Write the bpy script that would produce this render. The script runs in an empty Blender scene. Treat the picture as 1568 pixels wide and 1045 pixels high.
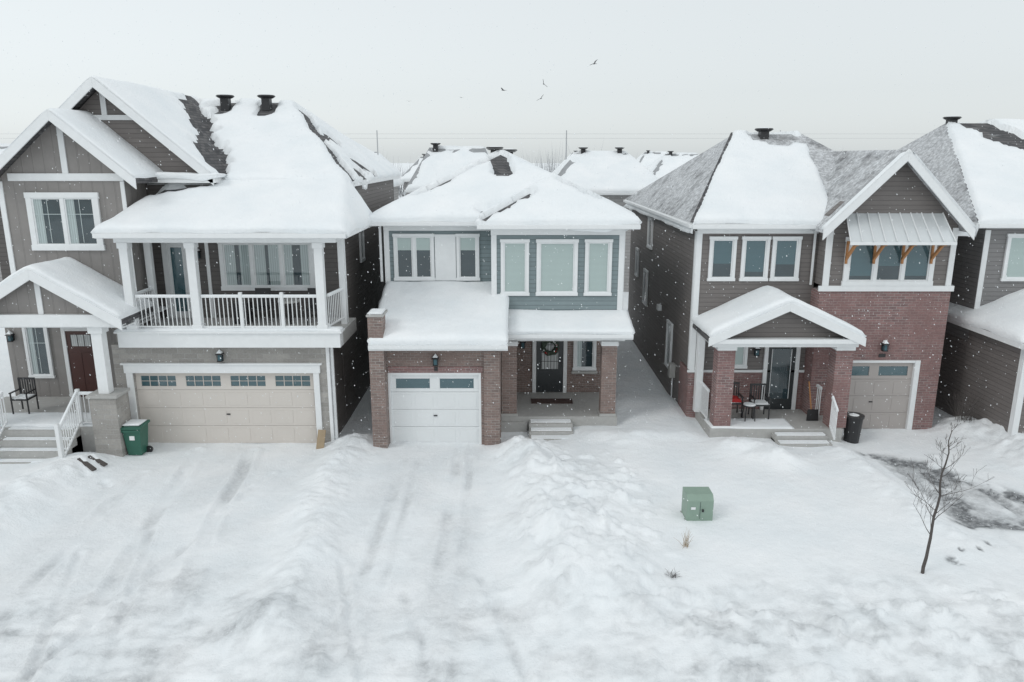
import bpy, bmesh, math, random
import numpy as np
from mathutils import Vector, Matrix
random.seed(4); rng=np.random.default_rng(4)
scene=bpy.context.scene
scene.view_settings.view_transform='Standard'; scene.view_settings.look='None'; scene.view_settings.exposure=0
# ---------------------------------------------------------------- noise
def vnoise(x,y,seed=0):
    x=np.asarray(x,float); y=np.asarray(y,float)
    xi=np.floor(x).astype(np.int64); yi=np.floor(y).astype(np.int64); fx=x-xi; fy=y-yi
    def h(a,b):
        n=(a*374761393+b*668265263+seed*974634777)&0xffffffff
        n=((n^(n>>13))*1274126177)&0xffffffff
        n=(n^(n>>16))&0xffffffff
        return n/4294967295.0
    sx=fx*fx*(3-2*fx); sy=fy*fy*(3-2*fy)
    return (h(xi,yi)*(1-sx)+h(xi+1,yi)*sx)*(1-sy)+(h(xi,yi+1)*(1-sx)+h(xi+1,yi+1)*sx)*sy
def fbm(x,y,o=4,seed=0):
    s=0;a=.5;t=0
    for i in range(o):
        s=s+a*vnoise(x*2**i+i*17.3,y*2**i+i*9.1,seed+i); t+=a; a*=.5
    return s/t
def sst(e0,e1,x):
    t=np.clip((x-e0)/(e1-e0),0,1); return t*t*(3-2*t)
# ---------------------------------------------------------------- materials
def newmat(name):
    m=bpy.data.materials.new(name); m.use_nodes=True; nt=m.node_tree
    return m,nt,nt.nodes['Principled BSDF']
def nd(nt,t,**kw):
    n=nt.nodes.new(t)
    for k,v in kw.items():
        if k in n.inputs.keys(): n.inputs[k].default_value=v
        else: setattr(n,k,v)
    return n
def c4(c): return (c[0],c[1],c[2],1)
def objco(nt): return nd(nt,'ShaderNodeTexCoord').outputs['Object']
def wallvec(nt):
    s=nd(nt,'ShaderNodeSeparateXYZ'); nt.links.new(objco(nt),s.inputs[0])
    a=nd(nt,'ShaderNodeMath',operation='ADD'); nt.links.new(s.outputs[0],a.inputs[0]); nt.links.new(s.outputs[1],a.inputs[1])
    c=nd(nt,'ShaderNodeCombineXYZ'); nt.links.new(a.outputs[0],c.inputs[0]); nt.links.new(s.outputs[2],c.inputs[1])
    return c.outputs[0],s,a
def noise(nt,scale,detail=4,rough=.55,vec=None):
    n=nd(nt,'ShaderNodeTexNoise'); n.inputs['Scale'].default_value=scale; n.inputs['Detail'].default_value=detail; n.inputs['Roughness'].default_value=rough
    nt.links.new(vec if vec else objco(nt),n.inputs['Vector']); return n
def mixc(nt,fac,a,b,blend='MIX'):
    m=nd(nt,'ShaderNodeMix',data_type='RGBA',blend_type=blend)
    for sock,v in ((m.inputs[0],fac),(m.inputs[6],a),(m.inputs[7],b)):
        if hasattr(v,'is_output'): nt.links.new(v,sock)
        elif isinstance(v,(int,float)): sock.default_value=v
        else: sock.default_value=c4(v)
    return m.outputs[2]
def ramp(nt,src,p0,p1,c0=(0,0,0),c1=(1,1,1)):
    r=nd(nt,'ShaderNodeValToRGB'); nt.links.new(src,r.inputs[0])
    r.color_ramp.elements[0].position=p0; r.color_ramp.elements[1].position=p1
    r.color_ramp.elements[0].color=c4(c0); r.color_ramp.elements[1].color=c4(c1); return r.outputs[0]
def bump(nt,p,h,strength,dist,prev=None):
    b=nd(nt,'ShaderNodeBump'); b.inputs['Strength'].default_value=strength; b.inputs['Distance'].default_value=dist
    nt.links.new(h,b.inputs['Height'])
    if prev: nt.links.new(prev,b.inputs['Normal'])
    if p: nt.links.new(b.outputs[0],p.inputs['Normal'])
    return b.outputs[0]
def plain(name,col,rough=.6,var=.12,metal=0,nscale=6):
    m,nt,p=newmat(name); n=noise(nt,nscale,4)
    c=mixc(nt,n.outputs[0],[v*(1-var) for v in col],[min(1,v*(1+var)) for v in col])
    nt.links.new(c,p.inputs['Base Color']); p.inputs['Roughness'].default_value=rough; p.inputs['Metallic'].default_value=metal
    return m
def brickmat(name,c1,c2,mortar,bw=.215,rh=.075,ms=.008,rough=.85):
    m,nt,p=newmat(name); v,_,_=wallvec(nt)
    b=nd(nt,'ShaderNodeTexBrick'); nt.links.new(v,b.inputs['Vector'])
    for k,val in (('Scale',1),('Mortar Size',ms),('Mortar Smooth',.2),('Bias',0),('Brick Width',bw),('Row Height',rh)): b.inputs[k].default_value=val
    b.inputs['Color1'].default_value=c4(c1); b.inputs['Color2'].default_value=c4(c2); b.inputs['Mortar'].default_value=c4(mortar)
    n=noise(nt,1.3,5,.7); n2=noise(nt,22,3)
    c=mixc(nt,ramp(nt,n.outputs[0],.35,.7),b.outputs[0],[x*.75 for x in c1])
    c=mixc(nt,.35,c,n2.outputs[0],'SOFT_LIGHT')
    nf=noise(nt,7,5,.7)
    c=mixc(nt,ramp(nt,nf.outputs[0],.6,.85,(0,0,0),(.5,.5,.5)),c,(.5,.5,.5))
    nt.links.new(c,p.inputs['Base Color']); p.inputs['Roughness'].default_value=rough
    inv=nd(nt,'ShaderNodeMath',operation='SUBTRACT'); inv.inputs[0].default_value=1; nt.links.new(b.outputs['Fac'],inv.inputs[1])
    bump(nt,p,inv.outputs[0],.7,.01); return m
def sidingmat(name,col,step=.13,vertical=False):
    m,nt,p=newmat(name); v,s,a=wallvec(nt)
    src=a.outputs[0] if vertical else s.outputs[2]
    d=nd(nt,'ShaderNodeMath',operation='DIVIDE'); nt.links.new(src,d.inputs[0]); d.inputs[1].default_value=step
    f=nd(nt,'ShaderNodeMath',operation='FRACT'); nt.links.new(d.outputs[0],f.inputs[0])
    fl=nd(nt,'ShaderNodeMath',operation='FLOOR'); nt.links.new(d.outputs[0],fl.inputs[0])
    wn=nd(nt,'ShaderNodeTexWhiteNoise',noise_dimensions='1D'); nt.links.new(fl.outputs[0],wn.inputs['W'])
    n=noise(nt,2.5,5,.65)
    c=mixc(nt,n.outputs[0],[x*.8 for x in col],[x*1.18 for x in col])
    c=mixc(nt,wn.outputs[0],c,[x*.9 for x in col]) if not vertical else c
    if vertical: h=ramp(nt,f.outputs[0],.1,.14,(1,1,1),(0,0,0))
    else: h=ramp(nt,f.outputs[0],0,.94,(1,1,1),(.1,.1,.1))
    shade_line=ramp(nt,f.outputs[0],.82,.95) if not vertical else ramp(nt,f.outputs[0],.0,.05,(1,1,1),(0,0,0))  # shade lines at board edges, darkened into the siding colour
    gs=nd(nt,'ShaderNodeMath',operation='MULTIPLY'); nt.links.new(shade_line,gs.inputs[0]); gs.inputs[1].default_value=.65
    c=mixc(nt,gs.outputs[0],c,[x*.4 for x in col])
    nt.links.new(c,p.inputs['Base Color']); p.inputs['Roughness'].default_value=.6
    bump(nt,p,h,.6,.02); return m
def shinglemat(name,frost):
    m,nt,p=newmat(name); v,_,_=wallvec(nt)
    b=nd(nt,'ShaderNodeTexBrick'); nt.links.new(v,b.inputs['Vector'])
    for k,val in (('Scale',1),('Mortar Size',.006),('Bias',0),('Brick Width',.28),('Row Height',.085)): b.inputs[k].default_value=val
    b.inputs['Color1'].default_value=(.06,.06,.065,1); b.inputs['Color2'].default_value=(.14,.135,.135,1); b.inputs['Mortar'].default_value=(.03,.03,.032,1)
    n=noise(nt,.9,7,.75); n2=noise(nt,9,5,.8)
    f=ramp(nt,n.outputs[0],.62-frost*.42,.72-frost*.25)
    f2=mixc(nt,.5,f,ramp(nt,n2.outputs[0],.42,.58),'MULTIPLY')
    fm=nd(nt,'ShaderNodeMath',operation='MULTIPLY'); nt.links.new(f2,fm.inputs[0]); fm.inputs[1].default_value=.35+.5*frost
    c=mixc(nt,fm.outputs[0],b.outputs[0],(.8,.82,.84))
    nt.links.new(c,p.inputs['Base Color']); p.inputs['Roughness'].default_value=.85
    inv=nd(nt,'ShaderNodeMath',operation='SUBTRACT'); inv.inputs[0].default_value=1; nt.links.new(b.outputs['Fac'],inv.inputs[1])
    bump(nt,p,inv.outputs[0],.5,.01); return m
def snowmat(name,dirt=False):
    m,nt,p=newmat(name)
    n=noise(nt,.8,5); c=mixc(nt,ramp(nt,n.outputs[0],.3,.7),(.82,.855,.875),(.90,.915,.925))
    if dirt:
        at=nd(nt,'ShaderNodeAttribute'); at.attribute_name='dirt'
        n3=noise(nt,5,6,.7); col=mixc(nt,ramp(nt,n3.outputs[0],.35,.65),(.10,.105,.11),(.30,.31,.32))
        n5=noise(nt,9,5,.7); fm=nd(nt,'ShaderNodeMath',operation='MULTIPLY'); nt.links.new(at.outputs['Fac'],fm.inputs[0]); nt.links.new(ramp(nt,n5.outputs[0],.3,.6,(.55,.55,.55),(1.15,1.15,1.15)),fm.inputs[1])
        c=mixc(nt,fm.outputs[0],c,col)
        n4=noise(nt,26,3,.6); g=ramp(nt,n4.outputs[0],.69,.76,(0,0,0),(.3,.3,.3))
        c=mixc(nt,g,c,(.5,.5,.48))
    nt.links.new(c,p.inputs['Base Color']); p.inputs['Roughness'].default_value=.75; p.inputs['Specular IOR Level'].default_value=.25
    a=noise(nt,2.2,6,.62); b1=bump(nt,None,a.outputs[0],.42 if dirt else .3,.12)
    f=noise(nt,24,4,.6); bump(nt,p,f.outputs[0],.5,.03,b1)
    return m
M={}
M['snow']=snowmat('roof_snow_mat'); M['ground']=snowmat('ground_snow_mat',True)
M['trim']=plain('white_trim',(.77,.785,.79),.5,.06)
M['garage_white']=plain('garage_white',(.76,.78,.785),.45,.04,nscale=1)
M['garage_beige']=plain('garage_beige',(.63,.585,.54),.5,.05,nscale=1)
M['garage_taupe']=plain('garage_taupe',(.42,.385,.365),.5,.05,nscale=1)
M['brick_mid']=brickmat('brick_brown',(.30,.22,.195),(.18,.14,.128),(.36,.34,.32))
M['brick_red']=brickmat('brick_red',(.31,.185,.175),(.185,.12,.118),(.36,.33,.32))
M['stone']=brickmat('stone_grey',(.42,.40,.375),(.28,.268,.25),(.42,.41,.40),.36,.14,.01)
M['teal']=sidingmat('siding_slate_blue',(.225,.28,.292))
M['brown']=sidingmat('siding_brown',(.185,.168,.16))
M['brown_dark']=sidingmat('siding_dark',(.12,.11,.105))
M['grey_side']=sidingmat('siding_grey',(.23,.225,.225))
M['batten']=sidingmat('board_batten',(.25,.235,.225),.3,True)
M['far_wall']=sidingmat('far_siding',(.40,.39,.385),.2)  # wall colour made paler to stand in for distance haze
M['far_shingle']=plain('far_shingle',(.32,.33,.34),.8,.3,nscale=2)  # distance haze mixed into the shingle colour as a paler grey
M['haze_grey']=plain('far_haze_grey',(.42,.43,.44),.8,.1,nscale=2)  # haze put into the colour of poles, wires and treeline
M['shingle']=shinglemat('shingles',.1); M['shingle_frost']=shinglemat('shingles_frosted',.85)
M['black']=plain('black_metal',(.025,.025,.027),.4,.2)
M['darkdoor']=plain('black_door',(.035,.04,.043),.35,.1)
M['reddoor']=plain('brown_door',(.075,.03,.025),.35,.15)
M['concrete']=plain('concrete',(.42,.415,.40),.85,.15,nscale=10)
M['inner']=plain('dark_panels_and_gaps',(.04,.06,.072),.9,.5,nscale=2)
M['wood']=plain('bracket_wood',(.42,.20,.08),.6,.2)
M['metal_roof']=plain('metal_awning',(.68,.71,.72),.35,.05,.3)
M['green_bin']=plain('green_plastic',(.03,.12,.085),.45,.1)
M['util_green']=plain('utility_green_paint',(.25,.34,.28),.5,.1)
M['bark']=plain('bark',(.09,.08,.075),.9,.3,nscale=30)
M['wreath']=plain('wreath_mat',(.06,.08,.06),.9,.6,nscale=40)
M['straw']=plain('dry_grass_mat',(.35,.27,.18),.9,.2)
M['red']=plain('red_fabric',(.4,.02,.02),.8,.2)
M['mat']=plain('doormat_mat',(.08,.05,.045),.95,.4,nscale=30)
M['bird']=plain('bird_feathers',(.12,.12,.125),.8,.3,nscale=20)
def curtmat(name,col,axis='x',scale=9):
    m,nt,p=newmat(name); w=nd(nt,'ShaderNodeTexWave'); w.bands_direction='X' if axis=='x' else 'Z'
    w.inputs['Scale'].default_value=scale; w.inputs['Distortion'].default_value=1.5 if axis=='x' else 0
    v,_,_=wallvec(nt) if axis=='x' else (objco(nt),0,0)
    nt.links.new(v,w.inputs['Vector'])
    c=mixc(nt,w.outputs[0],[x*.72 for x in col],col); nt.links.new(c,p.inputs['Base Color']); p.inputs['Roughness'].default_value=.8
    return m
M['curtain']=curtmat('curtain_fabric',(.62,.64,.64),'x',5)
M['blind']=curtmat('window_blind',(.62,.67,.645),'z',9)
M['blindteal']=curtmat('window_blind_teal',(.08,.16,.19),'z',9)
def glassmat():
    m=bpy.data.materials.new('window_glass'); m.use_nodes=True; nt=m.node_tree; nt.nodes.clear()
    o=nd(nt,'ShaderNodeOutputMaterial'); mx=nd(nt,'ShaderNodeMixShader'); t=nd(nt,'ShaderNodeBsdfTransparent'); g=nd(nt,'ShaderNodeBsdfGlossy')
    t.inputs[0].default_value=(.9,.96,.96,1); g.inputs['Roughness'].default_value=.03
    lw=nd(nt,'ShaderNodeLayerWeight'); lw.inputs[0].default_value=.5
    pw=nd(nt,'ShaderNodeMath',operation='POWER'); nt.links.new(lw.outputs['Facing'],pw.inputs[0]); pw.inputs[1].default_value=3
    mr=nd(nt,'ShaderNodeMapRange'); nt.links.new(pw.outputs[0],mr.inputs[0]); mr.inputs['To Min'].default_value=.1; mr.inputs['To Max'].default_value=.95
    # slight pane waviness
    n=noise(nt,1.2,2); b=bump(nt,None,n.outputs[0],.15,.02); nt.links.new(b,g.inputs['Normal'])
    nt.links.new(mr.outputs[0],mx.inputs[0]); nt.links.new(t.outputs[0],mx.inputs[1]); nt.links.new(g.outputs[0],mx.inputs[2]); nt.links.new(mx.outputs[0],o.inputs[0])
    return m
M['glass']=glassmat()
# ---------------------------------------------------------------- builder
BEV={'trim','garage_white','concrete','util_green'}
def link(ob): scene.collection.objects.link(ob); return ob
def front(y): return lambda a,b,c:(a,y-b,c)
def lefts(x): return lambda a,b,c:(x-b,a,c)
def rights(x): return lambda a,b,c:(x+b,a,c)
class Obj:
    def __init__(s,name,loc):
        s.e=link(bpy.data.objects.new(name,None)); s.e.location=loc; s.e.empty_display_size=.3
        s.loc=Vector(loc); s.d={}
    def raw(s,part,mat,vs,fs):
        V,Fc=s.d.setdefault((part,mat),([],[])); o=len(V); V.extend(vs); Fc.extend([tuple(i+o for i in f) for f in fs])
    def fbox(s,part,mat,F,a0,a1,b0,b1,c0,c1):
        vs=[F(a,b,c) for a in (a0,a1) for b in (b0,b1) for c in (c0,c1)]
        s.raw(part,mat,vs,[(0,1,3,2),(4,6,7,5),(0,4,5,1),(2,3,7,6),(0,2,6,4),(1,5,7,3)])
    def box(s,part,mat,x0,x1,y0,y1,z0,z1): s.fbox(part,mat,lambda a,b,c:(a,b,c),x0,x1,y0,y1,z0,z1)
    def prism(s,part,mat,pts,F,b0,b1):
        n=len(pts); vs=[F(a,b0,c) for a,c in pts]+[F(a,b1,c) for a,c in pts]
        s.raw(part,mat,vs,[tuple(range(n)),tuple(range(2*n-1,n-1,-1))]+[(i,(i+1)%n,n+(i+1)%n,n+i) for i in range(n)])
    def beam(s,part,mat,p0,p1,w,h):
        p0=Vector(p0);p1=Vector(p1);d=(p1-p0).normalized(); up=Vector((0,0,1))
        if abs(d.z)>.95: up=Vector((0,1,0))
        r=d.cross(up).normalized()*w/2; u=r.cross(d).normalized()*h/2
        vs=[tuple(p+a*r+b*u) for p in (p0,p1) for a,b in ((-1,-1),(1,-1),(1,1),(-1,1))]
        s.raw(part,mat,vs,[(0,1,2,3),(7,6,5,4),(0,4,5,1),(1,5,6,2),(2,6,7,3),(3,7,4,0)])
    def cyl(s,part,mat,c,r0,r1,z0,z1,n=16,ax='z'):
        vs=[];
        for r,z in ((r0,z0),(r1,z1)):
            for i in range(n):
                t=2*math.pi*i/n
                vs.append((c[0]+r*math.cos(t),c[1]+r*math.sin(t),z) if ax=='z' else (c[0]+r*math.cos(t),z,c[1]+r*math.sin(t)))
        s.raw(part,mat,vs,[tuple(range(n)),tuple(range(2*n-1,n-1,-1))]+[(i,(i+1)%n,n+(i+1)%n,n+i) for i in range(n)])
    def mesh_child(s,part,mat,me,smooth=True):
        me.materials.append(M[mat]); ob=link(bpy.data.objects.new(part,me)); ob.parent=s.e; ob.location=-s.loc
        if smooth: me.polygons.foreach_set('use_smooth',[True]*len(me.polygons))
        return ob
    def done(s):
        for (part,mat),(V,Fc) in s.d.items():
            me=bpy.data.meshes.new(part); me.from_pydata(V,[],Fc)
            bm=bmesh.new(); bm.from_mesh(me); bmesh.ops.recalc_face_normals(bm,faces=bm.faces); bm.to_mesh(me); bm.free()
            ob=s.mesh_child(part,mat,me,False)
            if mat in BEV:
                b=ob.modifiers.new('bevel','BEVEL'); b.width=.006; b.segments=1
    # ---- composite elements
    def wall_open(s,part,mat,F,a0,a1,th,c0,c1,ops):
        A=sorted({a0,a1,*[o[0] for o in ops],*[o[1] for o in ops]}); C=sorted({c0,c1,*[o[2] for o in ops],*[o[3] for o in ops]})
        A=[a for a in A if a0<=a<=a1]; C=[c for c in C if c0<=c<=c1]
        for i in range(len(A)-1):
            for j in range(len(C)-1):
                m=((A[i]+A[i+1])/2,(C[j]+C[j+1])/2)
                if any(o[0]<m[0]<o[1] and o[2]<m[1]<o[3] for o in ops): continue
                s.fbox(part,mat,F,A[i],A[i+1],-th,0,C[j],C[j+1])
    def window(s,F,a0,a1,c0,c1,n=1,cas=.09,kind='dark',hbar=False,vbar=False,snow=True,ws=None):
        s.fbox('window_casing','trim',F,a0-.02,a1+.02,0,.075,c0,c0+cas); s.fbox('window_casing','trim',F,a0-.02,a1+.02,0,.075,c1-cas,c1)
        s.fbox('window_casing','trim',F,a0,a0+cas,0,.07,c0+cas,c1-cas); s.fbox('window_casing','trim',F,a1-cas,a1,0,.07,c0+cas,c1-cas)
        i0,i1,k0,k1=a0+cas,a1-cas,c0+cas,c1-cas
        s.fbox('window_dark_panel','inner',F,i0,i1,.0,.006,k0,k1)  # flat dark panel on the wall stands in for the unlit interior
        mu=.09; w=(i1-i0-mu*(n-1))/n
        for i in range(n):
            l=i0+i*(w+mu); r=l+w
            if i<n-1: s.fbox('window_casing','trim',F,r,r+mu,0.006,.066,k0,k1)
            f=.035
            s.fbox('window_sash','trim',F,l,l+f,.006,.05,k0,k1); s.fbox('window_sash','trim',F,r-f,r,.006,.05,k0,k1)
            s.fbox('window_sash','trim',F,l+f,r-f,.006,.05,k0,k0+f); s.fbox('window_sash','trim',F,l+f,r-f,.006,.05,k1-f,k1)
            L,R,B,T=l+f,r-f,k0+f,k1-f
            if hbar: s.fbox('window_sash','trim',F,L,R,.032,.052,(B+T)/2-.02,(B+T)/2+.02)
            if vbar:
                s.fbox('window_bars','trim',F,(L+R)/2-.008,(L+R)/2+.008,.02,.028,B+(T-B)*.02,T)
                s.fbox('window_bars','trim',F,L,R,.019,.027,(B+2*T)/3-.008,(B+2*T)/3+.008)
            kk=kind[i%len(kind)] if isinstance(kind,(list,tuple)) else kind
            if kk=='curtain':
                cw=(R-L)*random.uniform(.3,.44); s.fbox('curtains','curtain',F,L,L+cw,.008,.014,B,T); s.fbox('curtains','curtain',F,R-cw,R,.008,.014,B,T)
            elif kk=='curtL': s.fbox('curtains','curtain',F,L,L+(R-L)*.3,.008,.014,B,T)
            elif kk=='blind': s.fbox('blinds','blind',F,L,R,.008,.014,B,T)
            elif kk=='halfblind': s.fbox('blinds','blind',F,L,R,.008,.014,B+(T-B)*.68,T)
            elif kk=='teal':
                s.fbox('blinds','blindteal',F,L,R,.008,.014,B+(T-B)*random.uniform(.1,.4),T)
            vs=[F(L,.03,B),F(R,.03,B),F(R,.03,T),F(L,.03,T)]; s.raw('glass','glass',vs,[(0,1,2,3)])
        if snow: s.fbox('sill_snow','snow',F,a0,a1,.01,.068,c0+cas,c0+cas+.015)
    def garage_door(s,F,a0,a1,c0,c1,mat,nwin,cols):
        rows=4; h=(c1-c0)/rows
        for r in range(rows):
            z0=c0+r*h+.004; z1=c0+(r+1)*h-.004
            if r<rows-1:
                s.fbox('garage_door',mat,F,a0,a1,-.06,-.02,z0,z1)
                w=(a1-a0)/cols
                for i in range(cols):
                    s.fbox('garage_door_panels',mat,F,a0+i*w+.06,a0+(i+1)*w-.06,-.02,-.012,z0+.07,z1-.07)
            else:
                w=(a1-a0)/nwin; ops=[(a0+i*w+.14*1,a0+(i+1)*w-.14,z0+.1,z1-.12) for i in range(nwin)]
                s.wall_open('garage_door_top',mat,lambda a,b,c:F(a,b-.02,c),a0,a1,.04,z0,z1,ops)
                for o in ops:
                    s.fbox('garage_window_room','blindteal',F,o[0],o[1],-.058,-.05,o[2],o[3])
                    s.raw('glass','glass',[F(o[0],-.035,o[2]),F(o[1],-.035,o[2]),F(o[1],-.035,o[3]),F(o[0],-.035,o[3])],[(0,1,2,3)])
                    if nwin>2:
                        for j in range(1,4):
                            x=o[0]+(o[1]-o[0])*j/4; s.fbox('garage_window_bars',mat,F,x-.009,x+.009,-.034,-.024,o[2],o[3])
                        zz=(o[2]+o[3])/2; s.fbox('garage_window_bars',mat,F,o[0],o[1],-.033,-.026,zz-.007,zz+.007)
        s.fbox('garage_door_gaps','inner',F,a0,a1,-.09,-.061,c0,c1)
        s.fbox('garage_handle','black',F,(a0+a1)/2-.05,(a0+a1)/2+.05,-.011,.01,c0+h*1.62,c0+h*1.68)
    def lantern(s,F,a,c):
        s.fbox('lantern','black',F,a-.05,a+.05,0,.03,c-.12,c+.1); s.fbox('lantern','black',F,a-.015,a+.015,.03,.12,c+.12,c+.14)
        s.fbox('lantern','black',F,a-.07,a+.07,.05,.19,c-.14,c-.12)
        for da in (-.065,.05):
            for b in (.055,.17): s.fbox('lantern','black',F,a+da,a+da+.015,b,b+.015,c-.12,c+.06)
        s.fbox('lantern_glass','blindteal',F,a-.045,a+.045,.075,.165,c-.115,c+.055)
        vs=[F(a-.1,.02,c+.06),F(a+.1,.02,c+.06),F(a+.1,.22,c+.06),F(a-.1,.22,c+.06),F(a,.12,c+.17)]
        s.raw('lantern','black',vs,[(0,1,2,3),(0,1,4),(1,2,4),(2,3,4),(3,0,4)])
        s.raw('lantern_snow','snow',[F(a-.07,.05,c+.1),F(a+.07,.05,c+.1),F(a+.07,.19,c+.1),F(a-.07,.19,c+.1),F(a,.12,c+.2)],[(0,1,2,3),(0,1,4),(1,2,4),(2,3,4),(3,0,4)])
    def rail(s,p0,p1,h=.92,w=.05,sp=.115,snow=True):
        p0=Vector(p0);p1=Vector(p1);d=p1-p0;L=d.length;n=max(2,int(L/sp)); Z=Vector((0,0,1))
        s.beam('railing','trim',p0+Z*h,p1+Z*h,w+.02,.05); s.beam('railing','trim',p0+Z*.1,p1+Z*.1,w,.045)
        for i in range(n+1):
            q=p0+d*i/n; s.beam('railing','trim',q+Z*.12,q+Z*(h-.02),.024,.024)
        if snow: s.beam('railing_snow','snow',p0+Z*(h+.04),p1+Z*(h+.04),w,.03)
    def vent(s,x,y,z):
        s.box('roof_vent','black',x-.14,x+.14,y-.14,y+.14,z-.25,z+.16)
        s.cyl('roof_vent','black',(x,y),.2,.28,z+.16,z+.2,14); s.cyl('roof_vent','black',(x,y),.32,.28,z+.23,z+.27,14)
        s.cyl('roof_vent','black',(x,y),.29,.29,z+.21,z+.225,14)
        s.cyl('vent_snow','snow',(x,y),.24,.1,z+.271,z+.3,14)
    def eave_ring(s,x0,x1,y0,y1,ze,h=.16):
        s.box('fascia','trim',x0,x1,y0,y0+.03,ze-h,ze); s.box('fascia','trim',x0,x1,y1-.03,y1,ze-h,ze)
        s.box('fascia','trim',x0,x0+.03,y0+.03,y1-.03,ze-h,ze); s.box('fascia','trim',x1-.03,x1,y0+.03,y1-.03,ze-h,ze)
        s.box('soffit','trim',x0+.03,x1-.03,y0+.03,y1-.03,ze-h+.01,ze-h+.03)
        s.box('gutter','trim',x0,x1,y0-.09,y0-.003,ze-.14,ze-.03)
    def hip(s,x0,x1,y0,y1,ze,xa,xb,ya,yb,zr,mat='shingle',T=.15,bare=None,seed=1,snow=True,fascia=True,step=.1,sides=None,droop=.4):
        P=[(x0,y0,ze),(x1,y0,ze),(x1,y1,ze),(x0,y1,ze),(xa,ya,zr),(xb,ya,zr),(xb,yb,zr),(xa,yb,zr)]
        mats=[mat]*4 if sides is None else sides
        for f,mt in zip(((0,1,5,4),(1,2,6,5),(2,3,7,6),(3,0,4,7)),mats):
            q=[]
            for i in f:
                if P[i] not in q: q.append(P[i])
            s.raw('roof',mt,q,[tuple(range(len(q)))])
        s.raw('roof',mat,P[:4],[(0,1,2,3)])
        if fascia: s.eave_ring(x0,x1,y0,y1,ze-.003)
        def fn(X,Y):
            r=np.minimum.reduce([ze+(X-x0)*(zr-ze)/(xa-x0),ze+(x1-X)*(zr-ze)/(x1-xb),ze+(Y-y0)*(zr-ze)/(ya-y0),ze+(y1-Y)*(zr-ze)/(y1-yb)])
            return np.minimum(r,zr)
        if snow: s.snow(x0,x1,y0,y1,fn,T,bare,seed,step,droop=droop)
        return fn
    def gable(s,xc,hf,y0,y1,zp,sl,mat='shingle',T=.1,bare=None,seed=1,snow=True,th=.14,rake=.26,step=.1):
        ze=zp-sl*hf; F=lambda a,b,c:(a,b,c)
        s.prism('roof',mat,[(xc-hf,ze),(xc,zp),(xc+hf,ze),(xc+hf,ze-th),(xc,zp-th),(xc-hf,ze-th)],F,y0,y1)
        e=.03
        for sg in (-1,1):
            s.prism('rake_board','trim',[(xc,zp+.02),(xc+sg*(hf+e),ze+.02-sl*e),(xc+sg*(hf+e),ze-rake-sl*e),(xc,zp-rake)],F,y0-.05,y0-.003)
        fn=lambda X,Y: zp-sl*np.abs(X-xc)
        if snow: s.snow(xc-hf,xc+hf,y0-.02,y1,fn,T,bare,seed,step,oh=.03,wob=.04,droop=.2)
        return fn
    def shed(s,x0,x1,y0,y1,z0,z1,mat='shingle',T=.15,bare=None,seed=1,th=.12,fascia=.2,step=.08,droop=.5):
        F=lambda a,b,c:(b,a,c)
        s.prism('roof',mat,[(y0,z0),(y1,z1),(y1,z1-th),(y0,z0-th)],F,x0,x1)
        s.box('fascia','trim',x0-.01,x1+.01,y0-.035,y0-.003,z0-fascia,z0-.01); s.box('gutter','trim',x0,x1,y0-.12,y0-.037,z0-.14,z0-.04)
        fn=lambda X,Y:z0+(Y-y0)*(z1-z0)/(y1-y0)
        s.snow(x0,x1,y0-.06,y1,fn,T,bare,seed,step,oh=.02,droop=droop)
    def snow(s,x0,x1,y0,y1,fn,T,bare,seed,step=.1,oh=.04,name='roof_snow',droop=.4,wob=.07):
        nx=max(8,int((x1-x0+2*oh)/step)); ny=max(8,int((y1-y0+2*oh)/step))
        gx=np.linspace(x0-oh,x1+oh,nx+1); gy=np.linspace(y0-oh,y1+oh,ny+1)
        X,Y=np.meshgrid(gx,gy,indexing='ij')
        e=np.minimum.reduce([X-gx[0],gx[-1]-X,Y-gy[0],gy[-1]-Y])
        w=wob
        X2=X+(-np.exp(-(X-gx[0])/.25)+np.exp(-(gx[-1]-X)/.25))*w*(fbm(Y*1.1,X*0+seed,3,seed)-.4)
        Y2=Y+(-np.exp(-(Y-gy[0])/.25)+np.exp(-(gy[-1]-Y)/.25))*w*(fbm(X*1.1,Y*0+seed,3,seed+5)-.4)
        o=.13; zs=(fn(X2+o,Y2)+fn(X2-o,Y2)+fn(X2,Y2+o)+fn(X2,Y2-o))/4
        q=np.clip(e/.2,0,1); prof=.5+.5*np.sqrt(1-(1-q)**2)
        t=T*(.5+.85*fbm(X2*.7,Y2*.7,4,seed+9)+.12*fbm(X2*3,Y2*3,2,seed+19))*prof
        if bare is not None:
            t=t-np.clip(bare(X2,Y2),0,1)*(T*1.25+.12)
        Z=zs+t
        vs=np.stack([X2,Y2,Z],-1).reshape(-1,3).tolist(); idx=lambda i,j:i*(ny+1)+j
        fs=[(idx(i,j),idx(i+1,j),idx(i+1,j+1),idx(i,j+1)) for i in range(nx) for j in range(ny)]
        per=[(i,0) for i in range(nx)]+[(nx,j) for j in range(ny)]+[(i,ny) for i in range(nx,0,-1)]+[(0,j) for j in range(ny,0,-1)]
        base=len(vs)
        for i,j in per:
            x,y,z=X2[i,j],Y2[i,j],Z[i,j]; ins=.06
            xx=x+(ins if i==0 else -ins if i==nx else 0); yy=y+(ins if j==0 else -ins if j==ny else 0)
            dr=.01+.25*droop*float(vnoise(x*1.5+seed,y*1.5,seed+3))**2
            vs.append((xx,yy,min(z,float(fn(x,y)))-dr))
        n=len(per)
        for k in range(n):
            a=idx(*per[k]); b=idx(*per[(k+1)%n]); fs.append((b,a,base+k,base+(k+1)%n))
        me=bpy.data.meshes.new(name); me.from_pydata(vs,[],fs); s.mesh_child(name,'snow',me)

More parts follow.
